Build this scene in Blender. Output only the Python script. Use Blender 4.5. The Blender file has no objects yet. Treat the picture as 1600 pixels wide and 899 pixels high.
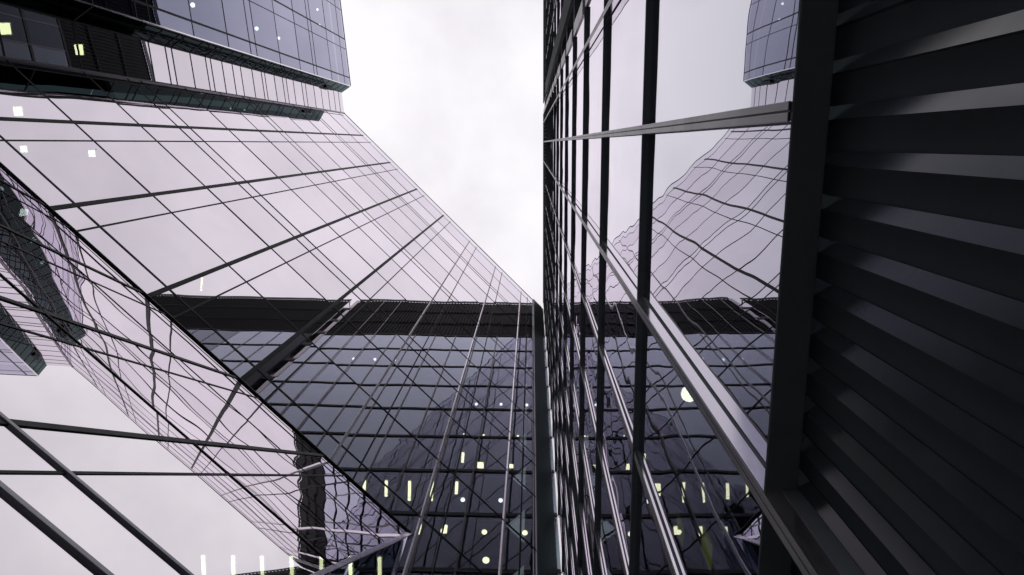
import bpy, math, random
from mathutils import Vector, Matrix
random.seed(7)
S = bpy.context.scene
COL = S.collection
R = math.radians
V = Vector
GROUND = -1.6

# ------------------------------------------------------------------ materials
def new_mat(name):
    m = bpy.data.materials.new(name); m.use_nodes = True
    nt = m.node_tree; nt.nodes.clear()
    out = nt.nodes.new('ShaderNodeOutputMaterial')
    return m, nt, out

def N(nt, t, **kw):
    n = nt.nodes.new(t)
    for k, v in kw.items(): setattr(n, k, v)
    return n

def math_node(nt, op, a, b=None):
    n = N(nt, 'ShaderNodeMath', operation=op)
    for i, v in enumerate((a, b)):
        if v is None: continue
        if isinstance(v, (int, float)): n.inputs[i].default_value = v
        else: nt.links.new(v, n.inputs[i])
    return n.outputs[0]

def paint(name, col, rough=.5, metal=0., spec=.5, var=.25, scale=3., bump=0.):
    """painted or anodised metal, concrete...: a colour with soft dirt variation"""
    m, nt, out = new_mat(name)
    b = N(nt, 'ShaderNodeBsdfPrincipled')
    g = N(nt, 'ShaderNodeNewGeometry')
    no = N(nt, 'ShaderNodeTexNoise'); no.inputs['Scale'].default_value = scale
    no.inputs['Detail'].default_value = 5; no.inputs['Roughness'].default_value = .65
    nt.links.new(g.outputs['Position'], no.inputs['Vector'])
    mx = N(nt, 'ShaderNodeMix', data_type='RGBA')
    mx.inputs[6].default_value = (*[c*(1-var) for c in col], 1)
    mx.inputs[7].default_value = (*[min(1, c*(1+var)) for c in col], 1)
    nt.links.new(no.outputs['Fac'], mx.inputs[0])
    nt.links.new(mx.outputs[2], b.inputs['Base Color'])
    r = math_node(nt, 'ADD', math_node(nt, 'MULTIPLY', no.outputs['Fac'], .2), rough-.1)
    nt.links.new(r, b.inputs['Roughness'])
    b.inputs['Metallic'].default_value = metal
    b.inputs['Specular IOR Level'].default_value = spec
    if bump:
        bp = N(nt, 'ShaderNodeBump'); bp.inputs['Distance'].default_value = bump
        n2 = N(nt, 'ShaderNodeTexNoise'); n2.inputs['Scale'].default_value = scale*12
        nt.links.new(g.outputs['Position'], n2.inputs['Vector'])
        nt.links.new(n2.outputs['Fac'], bp.inputs['Height'])
        nt.links.new(bp.outputs[0], b.inputs['Normal'])
    nt.links.new(b.outputs[0], out.inputs[0])
    return m

def glass(name, f0, k, c0, c1, trans, eps, scale, stretch=(1, 1, 1), film=.04, eps2=0., gain=None):
    """coated facade glass: angle dependent mirror over a tinted clear pane; every sheet slightly wavy"""
    m, nt, out = new_mat(name)
    L = nt.links.new
    g = N(nt, 'ShaderNodeNewGeometry')
    oi = N(nt, 'ShaderNodeObjectInfo')
    of = N(nt, 'ShaderNodeVectorMath', operation='SCALE'); of.inputs[0].default_value = (31., 57., 83.); L(oi.outputs['Random'], of.inputs['Scale'])
    po = N(nt, 'ShaderNodeVectorMath', operation='ADD'); L(g.outputs['Position'], po.inputs[0]); L(of.outputs[0], po.inputs[1])
    mp = N(nt, 'ShaderNodeVectorMath', operation='MULTIPLY'); mp.inputs[1].default_value = stretch
    L(po.outputs[0], mp.inputs[0])
    def wave(sc, e):
        no = N(nt, 'ShaderNodeTexNoise'); no.inputs['Scale'].default_value = sc
        no.inputs['Detail'].default_value = 1.
        L(mp.outputs[0], no.inputs['Vector'])
        s = N(nt, 'ShaderNodeVectorMath', operation='SUBTRACT'); s.inputs[1].default_value = (.5, .5, .5)
        L(no.outputs['Color'], s.inputs[0])
        sc_ = N(nt, 'ShaderNodeVectorMath', operation='SCALE'); sc_.inputs['Scale'].default_value = e
        L(s.outputs[0], sc_.inputs[0]); return sc_.outputs[0]
    w = wave(scale, eps)
    if eps2:
        a = N(nt, 'ShaderNodeVectorMath', operation='ADD'); L(w, a.inputs[0]); L(wave(scale*3.1, eps2), a.inputs[1]); w = a.outputs[0]
    ad = N(nt, 'ShaderNodeVectorMath', operation='ADD'); L(g.outputs['Normal'], ad.inputs[0]); L(w, ad.inputs[1])
    nn = N(nt, 'ShaderNodeVectorMath', operation='NORMALIZE'); L(ad.outputs[0], nn.inputs[0])
    dt = N(nt, 'ShaderNodeVectorMath', operation='DOT_PRODUCT'); L(nn.outputs[0], dt.inputs[0]); L(g.outputs['Incoming'], dt.inputs[1])
    c = math_node(nt, 'ABSOLUTE', dt.outputs['Value'])
    sch = math_node(nt, 'POWER', math_node(nt, 'SUBTRACT', 1., c), k)
    fac = math_node(nt, 'ADD', math_node(nt, 'MULTIPLY', sch, gain or 1-f0), f0)
    fac = math_node(nt, 'MINIMUM', fac, .97)
    # faint streaky film of dirt changes how much is mirrored
    di = N(nt, 'ShaderNodeTexNoise'); di.inputs['Scale'].default_value = .8; di.inputs['Detail'].default_value = 6
    L(g.outputs['Position'], di.inputs['Vector'])
    fac = math_node(nt, 'MULTIPLY', fac, math_node(nt, 'ADD', math_node(nt, 'MULTIPLY', di.outputs['Fac'], 2*film), 1-film))
    fac = math_node(nt, 'MULTIPLY', fac, math_node(nt, 'ADD', math_node(nt, 'MULTIPLY', oi.outputs['Random'], .11), .915))
    mx = N(nt, 'ShaderNodeMix', data_type='RGBA')
    mx.inputs[6].default_value = (*c0, 1); mx.inputs[7].default_value = (*c1, 1); L(sch, mx.inputs[0])
    gl = N(nt, 'ShaderNodeBsdfGlossy'); gl.inputs['Roughness'].default_value = 0.
    L(mx.outputs[2], gl.inputs['Color']); L(nn.outputs[0], gl.inputs['Normal'])
    tr = N(nt, 'ShaderNodeBsdfTransparent'); tr.inputs['Color'].default_value = (*trans, 1)
    ms = N(nt, 'ShaderNodeMixShader'); L(fac, ms.inputs[0]); L(tr.outputs[0], ms.inputs[1]); L(gl.outputs[0], ms.inputs[2])
    L(ms.outputs[0], out.inputs[0])
    return m

def emit(name, col, strength):
    m, nt, out = new_mat(name)
    e = N(nt, 'ShaderNodeEmission'); e.inputs[0].default_value = (*col, 1); e.inputs[1].default_value = strength
    nt.links.new(e.outputs[0], out.inputs[0]); return m

BLUE = (.70, .83, 1.0); LAV = (1.0, .93, 1.0)
M = dict(
    tower_glass=glass('tower_glass', .03, 4.0, BLUE, LAV, (.20, .26, .27), .020, 1.1, (1, 1, .8), eps2=.004, gain=1.65),
    dim_glass=glass('dim_glass', .02, 4.5, BLUE, LAV, (.16, .21, .22), .012, 1.1),  # tower glass copy that mirrors less, to darken reflections of the far bays
    lower_glass=glass('lower_glass', .34, 2.0, (.78, .88, .96), LAV, (.20, .26, .27), .020, 1.1, (1, 1, .8), eps2=.004),  # tower glass copy that mirrors more, to brighten reflections on the lower storeys
    upper_glass=glass('upper_glass', .13, 2.5, (.62, .68, 1.0), LAV, (.17, .22, .23), .004, .5),
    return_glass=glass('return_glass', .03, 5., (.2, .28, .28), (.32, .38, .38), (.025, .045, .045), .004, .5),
    facade_glass=glass('facade_glass', .56, 2.0, (.97, .912, .985), (.98, .92, 1.0), (.22, .29, .30), .004, .45),
    slope_glass=glass('slope_glass', .54, 2.0, (.985, .945, .98), (1, .96, .99), (.22, .29, .30), .004, .5),
    slope_glass_wavy=glass('slope_glass_wavy', .54, 2.0, (.985, .945, .98), (1, .96, .99), (.22, .29, .30), .022, .55),
    black=paint('black_metal', (.11, .127, .135), .7, spec=.04),
    frame=paint('frame_metal', (.010, .011, .012), .55, spec=.2),
    alu=paint('satin_aluminium', (.85, .80, .85), .14, metal=.95, var=.05),
    greyalu=paint('grey_aluminium', (.22, .22, .24), .35, metal=.6, var=.1),
    rib=paint('rib_metal', (.030, .038, .043), .19, spec=.6),
    louvre=paint('louvre_metal', (.010, .011, .012), .7, spec=.12),
    panel=paint('dark_panel', (.05, .06, .064), .8, spec=.05),
    cap=paint('cap_grey', (.045, .047, .05), .32, spec=.5),
    flash=paint('flashing', (.62, .58, .62), .4, metal=.1, var=.12),
    palecap=paint('pale_cap', (.40, .38, .40), .45, spec=.5),
    pier=paint('pier_stone', (.035, .042, .047), .45, var=.5, scale=.7),
    slab=paint('ceiling_board', (.03, .035, .037), .8),
    core=paint('core_wall', (.015, .018, .02), .8),
    roof=paint('roof_gravel', (.12, .12, .12), .9, bump=.01),
    paving=paint('paving', (.45, .44, .43), .75, bump=.004),
    lamp=emit('lamp_glow', (1.0, .84, .46), 10.),
    globe=emit('globe_glow', (1.0, .88, .62), 16.),
    white=emit('downlight_glow', (1.0, .95, .84), 9.),
    housing=paint('lamp_housing', (.35, .35, .35), .4),
    leaf=paint('leaf', (.11, .12, .012), .5, var=.5, scale=9),
    soil=paint('pot', (.06, .05, .045), .7),
)

# ------------------------------------------------------------------ mesh helpers
class Frame:
    """wall frame: s along the wall, h up, d outwards (towards the street)"""
    def __init__(f, o, u, out, up=(0, 0, 1)):
        f.o, f.u, f.out, f.up = V(o), V(u).normalized(), V(out).normalized(), V(up).normalized()
    def p(f, s, h, d=0.): return f.o + f.u*s + f.up*h + f.out*d

class MB:
    def __init__(b): b.v, b.f = [], []
    def hexa(b, c8):
        i = len(b.v); b.v += [tuple(c) for c in c8]
        b.f += [tuple(i+k for k in q) for q in ((0,3,2,1),(4,5,6,7),(0,1,5,4),(1,2,6,5),(2,3,7,6),(3,0,4,7))]
    def box(b, fr, s0, s1, h0, h1, d0, d1):
        b.hexa([fr.p(*q) for q in ((s0,h0,d0),(s1,h0,d0),(s1,h1,d0),(s0,h1,d0),(s0,h0,d1),(s1,h0,d1),(s1,h1,d1),(s0,h1,d1))])
        return b
    def bar(b, a, c, w, nrm, d0, d1):
        """beam from a to c lying on a plane of normal nrm, w wide, from d0 to d1 off the plane"""
        a, c, nrm = V(a), V(c), V(nrm); x = (c-a).normalized().cross(nrm).normalized()*w/2
        b.hexa([a-x+nrm*d0, c-x+nrm*d0, c+x+nrm*d0, a+x+nrm*d0, a-x+nrm*d1, c-x+nrm*d1, c+x+nrm*d1, a+x+nrm*d1])
        return b
    def quad(b, *ps):
        i = len(b.v); b.v += [tuple(p) for p in ps]; b.f.append(tuple(range(i, i+len(ps)))); return b
    def build(b, name, mat, parent=None, bevel=0.):
        me = bpy.data.meshes.new(name); me.from_pydata(b.v, [], b.f); me.update()
        me.materials.append(mat)
        o = bpy.data.objects.new(name, me); COL.objects.link(o)
        if parent:
            o.parent = parent
            o.matrix_parent_inverse = Matrix.Translation(-root_loc(parent))
        if bevel:
            md = o.modifiers.new('bevel', 'BEVEL'); md.width = bevel; md.segments = 2; md.limit_method = 'ANGLE'
        return o

def root_loc(o):
    """parts keep world coordinates; only the Empty at the top carries a location"""
    return V(o.location) if o.type == 'EMPTY' else V((0, 0, 0))

def thing(name, label, cat, loc=(0, 0, 0), group=None):
    o = bpy.data.objects.new(name, None); COL.objects.link(o); o.location = loc
    o.empty_display_size = .2
    o['label'] = label; o['category'] = cat
    if group: o['group'] = group
    return o

# camera frame, solved from the vanishing points of the walls
CW = ((0.99956159, -0.0022713, -0.0295207), (0.00832294, 0.97840396, 0.20653429), (0.02841407, -0.20668944, 0.97799392))
def to_cam(p): return [sum(CW[i][j]*p[i] for i in range(3)) for j in range(3)]
def seen(quad):
    """rough size of a pane in the view, 0 when outside"""
    c = [to_cam(q) for q in quad]
    if any(q[2] <= .1 for q in c): return 0
    px = [(q[0]/q[2]*1067, q[1]/q[2]*1067) for q in c]
    if not any(abs(x) < 820 and abs(y) < 470 for x, y in px): return 0
    return abs(sum(px[i][0]*px[(i+1) % len(px)][1]-px[(i+1) % len(px)][0]*px[i][1] for i in range(len(px))))/2

def panes(parent, quads, mat_of, tilt, limit=100):
    """every pane a part of its own up to the limit, the rest one part"""
    def jig(q, nrm):
        a, b_ = random.uniform(-tilt, tilt), random.uniform(-tilt, tilt)
        c = sum((V(p) for p in q), V())/len(q); x = (V(q[1])-V(q[0])).normalized(); y = nrm.cross(x)
        return [V(p)+nrm*((V(p)-c).dot(x)*a+(V(p)-c).dot(y)*b_) for p in q]
    qs = sorted(quads, key=lambda q: -seen(q[0]))
    rest = {}
    for i, (q, tag) in enumerate(qs):
        nrm = (V(q[1])-V(q[0])).cross(V(q[2])-V(q[0])).normalized()
        q2 = jig(q, nrm)
        if i < limit: MB().quad(*q2).build('pane', mat_of(tag), parent)
        else: rest.setdefault(mat_of(tag).name, (MB(), mat_of(tag)))[0].quad(*q2)
    for mb, mt in rest.values():
        o = mb.build('pane', mt, parent); o['kind'] = 'stuff'

# ------------------------------------------------------------------ ground
g = MB().quad((-400, -400, GROUND), (400, -400, GROUND), (400, 400, GROUND), (-400, 400, GROUND)).build('ground', M['paving'])
g['kind'] = 'structure'

# ================================================================== A: the tower right beside the camera
D = 1.14
FR = Frame((D, 0, 0), (0, 1, 0), (-1, 0, 0))
LEV = [2.87+4*k for k in range(17)]            # 2.87 ... 66.87
tower = thing('office_tower', 'tall dark tower on the right with ribbed black base and black ledges', 'office tower', (D+10, 0, GROUND))
Y0, YS0, YS1, Y1 = -46., -3.7, -2.72, 15.75    # wall in two runs with a slot between
runs = ((Y0, YS0), (YS1, Y1))
YM = [-.108+1.705*k for k in range(-1, 9)]
YM2 = [-4.5-1.8*k for k in range(0, 23)]
q = []
for i in range(13):
    z0, z1 = LEV[i], LEV[i+1]
    e = [YS1]+YM+[Y1]
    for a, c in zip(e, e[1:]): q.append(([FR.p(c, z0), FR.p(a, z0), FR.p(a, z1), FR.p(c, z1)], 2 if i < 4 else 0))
    e = [YS0-.8]+YM2[1:]+[Y0]
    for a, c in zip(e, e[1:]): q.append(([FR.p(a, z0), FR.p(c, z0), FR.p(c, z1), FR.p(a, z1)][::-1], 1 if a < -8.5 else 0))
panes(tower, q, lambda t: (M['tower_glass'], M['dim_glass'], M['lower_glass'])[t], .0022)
for k, z in enumerate(LEV):
    for a, c in runs:
        MB().box(FR, a, c, z, z+(.045 if 0 < k < 16 else .02 if k == 0 else .5), -.06 if k == 0 else -.02, .06 if k else .088).build('ledge', M['black'], tower, .006)
for z in LEV[1:14]:                            # black spandrel strip behind each ledge
    for a, c in ((Y0, YS0), (YS1, Y1)): MB().box(FR, a, c, z+.045, z+.30, -.02, .012).build('spandrel', M['frame'], tower)
def mull(y, z0, z1, dep):
    o = MB().box(FR, y-.046, y+.028, z0, z1, -.095 if z0 < 0 else .0, dep-.012).build('mullion', M['alu'], tower)
    b = MB().box(FR, y-.05, y-.014, z0, z1, dep-.012, dep).box(FR, y-.006, y+.032, z0, z1, dep-.012, dep)
    b.build('cap', M['cap'], o, .003)
    MB().box(FR, y-.014, y-.006, z0, z1, dep-.013, dep-.008).build('groove', M['frame'], o)
    MB().box(FR, y-.052, y+.034, z0, z1, -.1 if z0 < 0 else -.004, .012).build('gasket', M['black'], o)
for y in YM:
    mull(y, GROUND if y > 0 and y < 2 else LEV[0]+.004, 54.9 if y > 2 else 66.8, .106 if y < 2 else .048)
for y in YM2[1:]: mull(y, LEV[0], 54.9, .048)
for z0, z1 in zip(LEV[13:], LEV[14:]):         # plant storeys: dark upright louvres
    for a, c in runs:
        b = MB().box(FR, a, c, z0+.16, z1, -.12, -.06); y = a+.1
        while y < c-.05: b.box(FR, y, y+.06, z0+.161, z1-.001, -.06, .03); y += .3
        b.build('louvre', M['louvre'], tower)
MB().box(FR, YS0-.8, YS0, GROUND, 54.86, -.3, .09).build('dark_pilaster', M['black'], tower)
MB().box(FR, YS0, YS1, GROUND, 66.4, -.75, -.65).build('slot_lining', M['alu'], tower)
for s_, y in ((1, YS0), (-1, YS1)):
    MB().box(FR, min(y, y+s_*.03), max(y, y+s_*.03), GROUND, 66.3, -.65, .0).build('slot_cheek', M['alu'], tower)
for z0, z1 in zip(LEV[:16], LEV[1:]): MB().box(FR, -3.06, YS1-.005, z0+.95, z1+.1, -.03, .035).build('slot_flashing', M['flash'], tower, .006)
for z in LEV[:16]: MB().box(FR, YS0+.035, YS1-.035, z+.6, z+1.25, -.64, -.02).build('slot_bar', M['black'], tower)
MB().box(FR, (YS0+YS1)/2-.03, (YS0+YS1)/2+.03, LEV[0], 66, -.645, -.55).build('slot_mullion', M['frame'], tower)
# base storey: dark panel with upright ribs
for a, c in runs: MB().box(FR, a, c, GROUND, LEV[0]+.15, -.2, -.101).build('base_panel', M['panel'], tower)
rb = 0; ribrest = MB()
for k in range(-14, 88):
    y = -.11+.18*k
    if abs(y-1.6) < .07 or y < YS1 or y > Y1: continue
    b = MB() if rb < 96 else ribrest
    b.hexa([FR.p(*c) for z in (GROUND, LEV[0]+.145) for c in ((y-.028, z, -.1), (y+.028, z, -.1), (y+.028, z, -.064), (y-.028, z, -.094))])
    if b is not ribrest: b.build('rib', M['rib'], tower); rb += 1
if ribrest.v:
    o = ribrest.build('rib', M['rib'], tower); o['kind'] = 'stuff'
MB().box(FR, YS1, Y1, GROUND, GROUND+.25, -.061, .03).build('plinth', M['black'], tower, .01)
# floors and core
for z in LEV:
    for a, c in runs: MB().box(FR, a+.05, c-.05, z-.33, z+.03, -4.2, -.22 if z < 3 else -.06).build('floor_slab', M['slab'], tower)
MB().box(FR, Y0, Y1, GROUND, 66.2, -24, -4.201).build('core', M['core'], tower)
MB().box(FR, Y0, Y1, 66.201, 66.6, -24, -.76).build('roof', M['roof'], tower)
MB().box(FR, Y0-.4, Y0-.01, GROUND, 67, -24, .05).build('end_wall', M['panel'], tower)

# ================================================================== B: the diagonal glass facade
az = R(45.6); u = V((math.cos(az), math.sin(az), 0)); n = V((-math.sin(az), math.cos(az), 0))
DL = 10.3; EDGE = 17.87; ROOF = 64.17
FL = Frame(n*DL, u, -n)
S0, S1 = -14.06, 10.66
bld = thing('glass_building', 'pale mirror-glass building whose roofline runs diagonally across the left half', 'glass building', tuple(n*(DL+6)+V((0, 0, GROUND))))
MAIN = [18.97+3.93*k for k in range(12)]       # 18.97 ... 62.2
LOW = [18.97-3.93*k for k in range(1, 6)]
EXTRA = [29.77, 41.65, 53.55]
TH = [-11.22+3.37*k for k in range(7)]          # main mullions
TN = [s+.86 for s in [-14.59]+TH if s+.86 < S1]
e = [S0]+TH+[S1]
q = []
hs = [EDGE]+MAIN[1:-1]+[ROOF]
for a, c in zip(e, e[1:]):
    for z0, z1 in zip(hs, hs[1:]): q.append(([FL.p(c, z0), FL.p(a, z0), FL.p(a, z1), FL.p(c, z1)][::-1], 0))
ez = [GROUND]+LOW[::-1][1:]+[EDGE]
for a, c in ((5.41-.4, 9.0), (9.0, S1)):
    for z0, z1 in zip(ez, ez[1:]): q.append(([FL.p(c, z0), FL.p(a, z0), FL.p(a, z1), FL.p(c, z1)][::-1], 0))
panes(bld, q, lambda t: M['facade_glass'], .0018)
for s in TH:
    o = MB().box(FL, s-(.075 if s < 1 else .04), s+(.075 if s < 1 else .04), EDGE if s < 5 else GROUND, ROOF-1.5, -.02, .014 if s < 1 else .045).build('mullion', M['frame'] if s < 1 else M['palecap'], bld, .006)
    if s > 1: MB().box(FL, s-.046, s-.041, EDGE if s < 5 else GROUND, ROOF-1.5, .0, .047).build('side_strip', M['alu'], o)
for s in TN:
    MB().box(FL, s-.027, s+.027, EDGE if s < 5 else GROUND, ROOF-1.2, -.02, .010).build('glazing_bar', M['frame'], bld)
for z in MAIN+EXTRA:
    MB().box(FL, S0, S1, z-.042, z+.042, -.02, .012).build('transom', M['frame'], bld)
for z in LOW: MB().box(FL, 5.1, S1, z-.03, z+.03, -.02, .012).build('transom', M['frame'], bld)
MB().box(FL, S0, S1, ROOF-.06, ROOF, -.03, .03).build('parapet_rail', M['greyalu'], bld)
for z in LOW[::-1]+MAIN:
    MB().box(FL, S0-5 if z > EDGE else 5.3, S1, z-.36, z-.02, -3.5, -.1).build('floor_slab', M['slab'], bld)
MB().box(FL, S0-6, S1, GROUND, 17.4, -16, -7).build('core', M['core'], bld)
MB().box(FL, S0-6, S1, 17.41, 62.1, -14, -3.501).build('core', M['core'], bld)
MB().box(FL, S0-6, S1, 62.25, 62.5, -14, -.1).build('roof', M['roof'], bld)
MB().box(FL, S0-.05, S0+.05, GROUND, ROOF, -.02, .06).build('corner_trim', M['greyalu'], bld)

# corner pier where the facade meets the tower
pier = thing('corner_pier', 'narrow dark pier with pale metal edge where mirror facade meets the dark tower', 'pier', tuple(FL.p(11.3, GROUND)))
MB().box(FL, S1, 11.78, GROUND, 64.6, -.6, .05).build('shaft', M['pier'], pier, .01)
MB().box(FL, S1-.03, S1+.03, GROUND, 64.5, .05, .10).build('edge_strip', M['greyalu'], pier)
MB().box(FL, 11.78, 12.1, GROUND, 64.4, -.3, .045).build('pale_trim', M['alu'], pier, .01)
for z in LEV[1:16]: MB().box(FL, 11.775, 12.105, z-.03, z+.03, .04, .048).build('joint', M['frame'], pier)

# ================================================================== C: the sloping glass skirt below the facade
th = R(20); m = V((0, 0, 1))*math.sin(th)-n*math.cos(th)
down = -n*math.sin(th)-V((0, 0, 1))*math.cos(th)
FS = Frame(n*DL+V((0, 0, EDGE)), u, m, down)
SK = .349
WB = 15.6
slope = thing('sloping_skylight', 'sloping glass skirt leaning out below the diagonal facade at the lower left', 'glass roof', tuple(FS.p(-1, WB)))
def ps(s, w, d=0.): return FS.p(s-SK*w, w, d)
W = [0, 3.15, 7.4, 11.5, WB]
eS = [-14.59, -11.22-.0, -7.94, -4.61, -1.22, 2.03, 5.41]
q = []
for a, c in zip(eS, eS[1:]):
    for w0, w1 in zip(W, W[1:]): q.append(([ps(a, w0), ps(a, w1), ps(c, w1), ps(c, w0)], w0))
panes(slope, q, lambda t: M['slope_glass_wavy'] if t < 5 else M['slope_glass'], .001)
for s in eS:
    last = s > 5
    MB().bar(ps(s, 0), ps(s, WB), .11, m, -.03, .02).build('rafter', M['alu'] if last else M['frame'], slope, .008)
    if not last: MB().bar(ps(s+.86, 0), ps(s+.86, WB), .045, m, -.02, .012).build('glazing_bar', M['frame'], slope)
for w, wd, dp, mt in ((.5, .025, .01, 'frame'), (3.15, .04, .012, 'frame'), (7.4, .06, .02, 'frame'), (11.5, .085, .035, 'greyalu'), (12.7, .10, .04, 'greyalu')):
    MB().bar(ps(eS[0], w), ps(5.41, w), wd, m, -.02, dp).build('transom', M[mt], slope, .008)
MB().bar(ps(eS[0], 0), ps(5.41, 0), .07, m, -.05, .05).build('ridge', M['frame'], slope)
MB().bar(ps(eS[0], WB), ps(5.41, WB), .3, m, -.2, .08).build('eave', M['greyalu'], slope)
# glazed gable end towards the tower
b0, b1 = ps(5.41, 0), ps(5.41, WB)
far = FL.p(5.41, b1.z-EDGE+EDGE); far = V((FL.p(5.41, b1.z)))
MB().quad(b0, b1, far).build('gable_pane', M['tower_glass'], slope)
MB().quad(FL.p(-16, 3.3, -.1), FL.p(5.41, 3.3, -.1), ps(5.41, WB, -.1), ps(-14.59, WB, -.1)).build('soffit', M['panel'], slope)

# ================================================================== D: the upper block at the top left
aT = R(86); uT = V((math.cos(aT), math.sin(aT), 0)); nT = V((math.sin(aT), -math.cos(aT), 0))
FT = Frame((-17.2, -2.84, 0), uT, nT)
top = thing('jutting_block', 'bluish glass block jutting out at the top left above a pink paned strip', 'office block', tuple(FT.p(-8, GROUND, -6)))
OFF = .9; TE = -32.
TT = [-3.05-3.32*k for k in range(9)]
TTN = [-5.5-3.32*k for k in range(8)]
e = [-2.3]+TT+[TE]
hz = [GROUND]+LOW[::-1][1:]+MAIN[:-1]+[ROOF]
q = []
for a, c in zip(e, e[1:]):
    for z0, z1 in zip(hz, hz[1:]): q.append(([FT.p(a, z0, OFF), FT.p(c, z0, OFF), FT.p(c, z1, OFF), FT.p(a, z1, OFF)][::-1], 'u'))
BL = [32.0, 33.45, 34.03, 35.85, 37.51, 38.09, 39.48, 40.83, 41.96, 43.67, 45.19, 45.73, 47.4, 48.95, 49.7, 51.15, 53.0, 53.87, 55.9, 57.8, 59.8, 61.5, 62.95]
bz = [GROUND]+LOW[::-1][1:]+MAIN[:3]+[30.6]+BL[::2][1:]+[ROOF]
bz = [z for i, z in enumerate(bz) if i == 0 or z > bz[i-1]]
for z0, z1 in zip(bz, bz[1:]): q.append(([FT.p(0, z0), FT.p(-1.82, z0), FT.p(-1.82, z1), FT.p(0, z1)][::-1], 'b'))
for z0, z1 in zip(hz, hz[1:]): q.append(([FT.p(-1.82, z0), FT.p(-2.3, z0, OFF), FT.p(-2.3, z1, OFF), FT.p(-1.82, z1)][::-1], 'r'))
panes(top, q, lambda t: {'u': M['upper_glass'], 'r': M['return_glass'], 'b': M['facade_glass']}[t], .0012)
for s in TT: MB().box(FT, s-.05, s+.05, GROUND, ROOF, OFF-.02, OFF+.012).build('mullion', M['frame'], top)
for s in TTN: MB().box(FT, s-.025, s+.025, GROUND, ROOF, OFF-.02, OFF+.010).build('glazing_bar', M['frame'], top)
for z in LOW+MAIN+EXTRA: MB().box(FT, TE, -2.3, z-.035, z+.035, OFF-.02, OFF+.012).build('transom', M['frame'], top)
for z in BL+MAIN[:3]:
    MB().box(FT, -1.82, 0, z-.04, z+.04, -.02, .012).build('band_bar', M['frame'], top)
    MB().bar(FT.p(-1.82, z), FT.p(-2.3, z, OFF), .09, (-uT*-.88+nT*.47), -.01, .02).build('return_bar', M['frame'], top)
MB().box(FT, -2.33, -2.27, GROUND, ROOF, OFF-.01, OFF+.05).build('corner_trim', M['alu'], top)
MB().box(FT, -1.86, -1.78, GROUND, 61, -.01, .04).build('band_edge', M['frame'], top)
MB().bar(FT.p(-1.86, 58.4, .05), FT.p(-1.86, 60.2, .05), .55, uT, -.2, .06).build('end_cap', M['black'], top)
MB().box(FT, TE, -2.3, ROOF-.06, ROOF, OFF-.04, OFF+.03).build('parapet_rail', M['greyalu'], top)
for z in LOW[::-1]+MAIN: MB().box(FT, TE+.1, -.1, z-.33, z-.05, -3.4, -.1).build('floor_slab', M['slab'], top)
MB().box(FT, TE, 1.5, GROUND, 61.9, -14, -3.401).build('core', M['core'], top)
MB().box(FT, TE, -.1, 62.31, 64.0, -.45, -.15).build('parapet_wall', M['core'], top)
MB().box(FT, TE, -2.4, 62.31, 64.0, .4, .8).build('parapet_wall', M['core'], top)
MB().box(FT, TE, 0, 62.0, 62.3, -13, -.12).build('roof', M['roof'], top)
MB().box(FT, TE-.3, TE-.01, GROUND, ROOF, -14, OFF).build('end_wall', M['panel'], top)

# ================================================================== lamps behind the glass
def linear(x0, x1, y0, y1, z, label, group, w=.14):
    c = V(((x0+x1)/2, (y0+y1)/2, z)); t = thing('linear_lamp', label, 'ceiling lamp', tuple(c), group)
    d = V((x1-x0, y1-y0, 0)); fr = Frame(c, d, (0, 0, -1), d.cross(V((0, 0, 1)))); l = d.length/2
    MB().box(fr, -l-.03, l+.03, -w/2-.03, w/2+.03, -.06, .0).build('housing', M['housing'], t)
    MB().box(fr, -l, l*.62, -w/2, w/2, .001, .05).build('diffuser', M['lamp'], t, .02)
    MB().box(fr, l*.68, l, -w/2, w/2, .001, .05).build('diffuser', M['lamp'], t, .02)
def disc(b, c, r, z0, z1, k=20):
    i = len(b.v)
    for z in (z0, z1): b.v += [(c[0]+r*math.cos(a*2*math.pi/k), c[1]+r*math.sin(a*2*math.pi/k), z) for a in range(k)]
    b.f.append(tuple(i+a for a in range(k))[::-1]); b.f.append(tuple(i+k+a for a in range(k)))
    for a in range(k): b.f.append((i+a, i+(a+1) % k, i+k+(a+1) % k, i+k+a))
def down_l(x, y, z, label, group, r=.14, mt='lamp'):
    t = thing('downlight', label, 'ceiling lamp', (x, y, z), group)
    r *= .75
    b = MB(); disc(b, (x, y), r+.03, z-.01, z+.05); b.build('rim', M['housing'], t)
    b = MB(); disc(b, (x, y), r, z-.035, z-.011); b.build('diffuser', M[mt], t)
def square(x, y, z, label, group, w=.36, mt='lamp'):
    t = thing('panel_lamp', label, 'ceiling lamp', (x, y, z), group)
    fr = Frame((x, y, z), (1, 0, 0), (0, 0, -1), (0, 1, 0))
    MB().box(fr, -w/2-.04, w/2+.04, -w/2-.04, w/2+.04, -.05, 0).build('frame', M['housing'], t)
    MB().box(fr, -w/2, w/2, -w/2, w/2, .001, .03).build('diffuser', M[mt], t)

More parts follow.
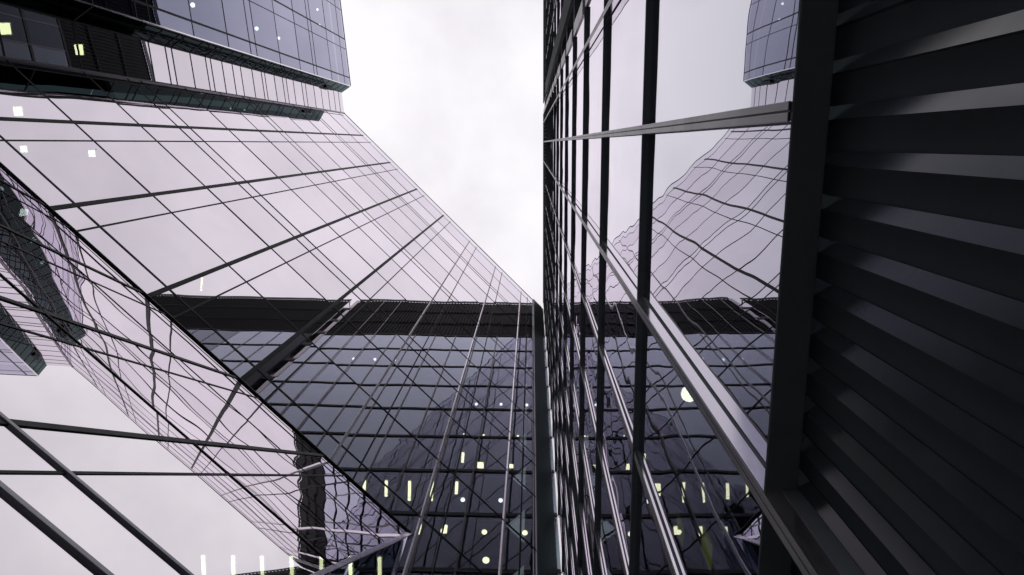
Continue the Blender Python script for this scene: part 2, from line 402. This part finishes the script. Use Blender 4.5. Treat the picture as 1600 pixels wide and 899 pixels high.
def cl(k): return 2.87+4*k-.345
gA = 'strip lamps on the tower ceilings'
linear(1.45, 2.5, 8.78, 8.74, cl(7), 'yellowish strip lamp low in the facade, leftmost of the three side by side', gA)
linear(1.45, 2.5, 9.86, 9.80, cl(7), 'yellowish strip lamp low in the facade, middle of the three side by side', gA)
linear(1.45, 2.1, 11.06, 11.03, cl(7), 'shorter strip lamp low in the facade, rightmost of the three side by side', gA)
linear(1.36, 1.75, 11.03, 10.98, cl(6), 'yellowish strip lamp mirrored in the storey below the row of three strips', gA)
linear(1.85, 2.45, 10.95, 10.92, cl(8), 'short white strip lamp mirrored just above the row of three strips', gA)
gB = 'round downlights on the tower ceilings'
rows = [
    ((1.65, 1.65, 1.65), (10.9, 12.68, 14.42), cl(6), 'yellow downlight in the lowest row of three by the pier', .15),
    ((1.8, 1.8, 1.8), (.9, 2.55, 4.1), cl(12), 'white downlight in the topmost row under the louvre band', .15),
    ((2.2, 2.2, 2.2), (11.05, 12.68, 14.39), cl(10), 'white downlight in the upper row of three beside the pier', .12),
    ((2.4, 2.4), (11.35, 13.2), cl(7), 'white downlight just right of the three long strip lamps', .14),
    ((2.6, 2.6, 2.6, 2.6), (9.5, 10.6, 11.8, 13.9), cl(9), 'small downlight in the row of four above square panels', .08),
]
ordn = {2: ('left one', 'right one'), 3: ('leftmost', 'middle one', 'rightmost'), 4: ('leftmost', 'second from the left', 'third from the left', 'rightmost')}
for xs, ys, z, lab, r in rows:
    for i, (x, y) in enumerate(zip(xs, ys)): down_l(x, y, z, lab+', '+ordn[len(xs)][i], gB, r, 'white' if 'white' in lab else 'lamp')
linear(1.45, 2.3, 7.63, 7.58, cl(7), 'strip lamp low in the tower glass, third from the left of its upper row', gA)
linear(1.45, 2.2, 6.55, 6.5, cl(7), 'strip lamp low in the tower glass, nearest the pale mullion in its upper row', gA)
linear(1.36, 1.85, 9.9, 9.86, cl(6), 'strip lamp low in the tower glass, middle one of its lower row', gA)
linear(1.36, 1.7, 8.8, 8.77, cl(6), 'short strip lamp low in the tower glass, right end of its lower row', gA)
down_l(3.0, 12.75, cl(6), 'largest and lowest yellow downlight, near the bottom edge by the pier', gB, .2)
square(2.6, 11.9, cl(8), 'yellowish square panel lamp left of the pier, larger of the pair', 'square panel lamps', .34)
square(2.6, 13.6, cl(8), 'yellowish square panel lamp nearest the pier, smaller of the pair', 'square panel lamps', .22)
gC = 'square lamps behind the upper left glass'
for x, y, z, lab, w, mt in (
    (-16.73, .05, 22.5, 'white square lamp on the pale facade glass, nearest the left picture edge', .20, 'white'),
    (-14.47, .21, 22.5, 'white square lamp on the pale facade glass, right one of the two', .20, 'white'),
    (-16.73, -1.16, 22.5, 'yellow square lamp in the dark strip just above the pale glass', .28, 'lamp'),
    (-19.66, -4.35, 26.43, 'yellow square lamp in the dark upper left corner, nearest the picture edge', .40, 'lamp'),
    (-19.52, -4.1, 30.36, 'yellow square lamp in the middle of the dark area at the upper left', .42, 'lamp')):
    square(x, y, z, lab, gC, w, mt)
gD = 'round lamps behind the jutting block glass'
for x, y, z, lab, r in (
    (-18.04, -7.35, 38.22, 'white round lamp behind the bluish block, leftmost of its dots', .16),
    (-17.73, -7.38, 46.08, 'white round lamp near the middle of the bluish block', .16),
    (-17.71, -7.35, 50.01, 'smaller white lamp right below the middle of the bluish block', .12),
    (-17.2, -10.66, 57.87, 'small white lamp near the roof of the bluish block, upper of two', .12),
    (-17.1, -9.49, 57.87, 'tiny white lamp near the roof of the bluish block, lower of two', .09)):
    down_l(x, y, z, lab, gD, r, 'white')
linear(-11.2, -11.3, 4.25, 4.85, 22.5, 'thin white strip lamp behind pale diagonal glass just above the dark band', 'strip lamps behind the glass skirt', .05)
for i, x in enumerate((-9.27, -8.42, -7.6, -6.76, -5.92, -5.1, -4.28)):
    x2 = x*16.6/17
    lab = ['leftmost', 'second from the left', 'third from the left', 'fourth from the left', 'fifth from the left', 'sixth from left, by the end rafter', 'rightmost, past the end rafter'][i]
    linear(x2, x2*1.005, 11.0, 11.7, 16.6, 'strip lamp along the bottom picture edge, '+lab, 'strip lamps behind the glass skirt', .1)

M['green'] = emit('green_reflected_glow', (.62, .66, .03), .5)  # emissive panels added inside the tower to imitate a reflected yellow-green glow
for y, z, h, wd, lab in ((3.72, 6.1, .26, .20, 'added panel imitating a dim yellow-green reflection in the dark tower, left one of the pair'), (3.30, 5.15, .30, .22, 'added panel imitating a dim yellow-green reflection in the dark tower, right one of the pair')):
    t = thing('reflected_glow_panel', lab, 'reflection stand-in', (1.5, y, z), 'yellow-green reflection stand-ins in the tower')
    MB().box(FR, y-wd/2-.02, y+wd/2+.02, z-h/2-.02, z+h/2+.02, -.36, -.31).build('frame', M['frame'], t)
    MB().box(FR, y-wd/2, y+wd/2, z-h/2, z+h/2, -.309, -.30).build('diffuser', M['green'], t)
t = thing('globe_lamp', 'big glaring round lamp behind tower glass beside the pale mullion', 'lamp', (1.53, 2.41, 6.4))
import bmesh
def ball(name, c, r, mat, parent):
    bm = bmesh.new(); bmesh.ops.create_icosphere(bm, subdivisions=3, radius=r)
    for v in bm.verts: v.co += V(c)
    b = MB(); b.v = [tuple(v.co) for v in bm.verts]; b.f = [tuple(v.index for v in f.verts) for f in bm.faces]
    bm.free(); o = b.build(name, mat, parent)
    for p in o.data.polygons: p.use_smooth = True
    return o
ball('globe', (1.53, 2.41, 6.36), .078, M['globe'], t)
b = MB(); disc(b, (1.53, 2.41), .03, 6.44, 6.525); b.build('stem', M['housing'], t)

# ------------------------------------------------------------------ sky, sun, camera
w = bpy.data.worlds.new('World'); S.world = w; w.use_nodes = True
nt = w.node_tree; nt.nodes.clear()
SUN_E, SUN_R = R(24), R(120)
out = N(nt, 'ShaderNodeOutputWorld'); bg = N(nt, 'ShaderNodeBackground')
sky = N(nt, 'ShaderNodeTexSky'); sky.sky_type = 'NISHITA'; sky.sun_disc = False
sky.sun_elevation = SUN_E; sky.sun_rotation = SUN_R
tc = N(nt, 'ShaderNodeTexCoord')
n1 = N(nt, 'ShaderNodeTexNoise'); n1.inputs['Scale'].default_value = 3.2; n1.inputs['Detail'].default_value = 5; n1.inputs['Roughness'].default_value = .55
nt.links.new(tc.outputs['Generated'], n1.inputs['Vector'])
cr = N(nt, 'ShaderNodeValToRGB')
cr.color_ramp.elements[0].position = .36; cr.color_ramp.elements[0].color = (8.7, 8.35, 8.85, 1)
cr.color_ramp.elements[1].position = .58; cr.color_ramp.elements[1].color = (10.5, 10.15, 10.55, 1)
nt.links.new(n1.outputs['Fac'], cr.inputs[0])
mx = N(nt, 'ShaderNodeMix', data_type='RGBA'); mx.inputs[0].default_value = .96
nt.links.new(sky.outputs[0], mx.inputs[6]); nt.links.new(cr.outputs[0], mx.inputs[7])
nt.links.new(mx.outputs[2], bg.inputs[0]); bg.inputs[1].default_value = .1
nt.links.new(bg.outputs[0], out.inputs[0])
sl = bpy.data.lights.new('sun', 'SUN'); sl.energy = .5; sl.angle = R(12); sl.color = (1, .96, .9)
so = bpy.data.objects.new('sun', sl); COL.objects.link(so)
sd = V((math.sin(SUN_R)*math.cos(SUN_E), math.cos(SUN_R)*math.cos(SUN_E), math.sin(SUN_E)))
so.rotation_euler = sd.to_track_quat('Z', 'Y').to_euler(); so.location = (60, -60, 80)

cd = bpy.data.cameras.new('camera'); cd.sensor_width = 36; cd.lens = 36*1067/1600; cd.clip_end = 2000; cd.clip_start = .05
co = bpy.data.objects.new('camera', cd); COL.objects.link(co)
co.matrix_world = Matrix(((CW[0][0], -CW[0][1], -CW[0][2], 0), (CW[1][0], -CW[1][1], -CW[1][2], 0), (CW[2][0], -CW[2][1], -CW[2][2], 0), (0, 0, 0, 1)))
S.camera = co
S.render.engine = 'CYCLES'
cy = S.cycles
cy.max_bounces = 14; cy.glossy_bounces = 8; cy.transparent_max_bounces = 24; cy.diffuse_bounces = 3
cy.caustics_reflective = True; cy.caustics_refractive = False; cy.blur_glossy = 0.; cy.sample_clamp_indirect = 2.5
S.view_settings.view_transform = 'Standard'; S.view_settings.look = 'None'; S.view_settings.exposure = 0; S.view_settings.gamma = 1
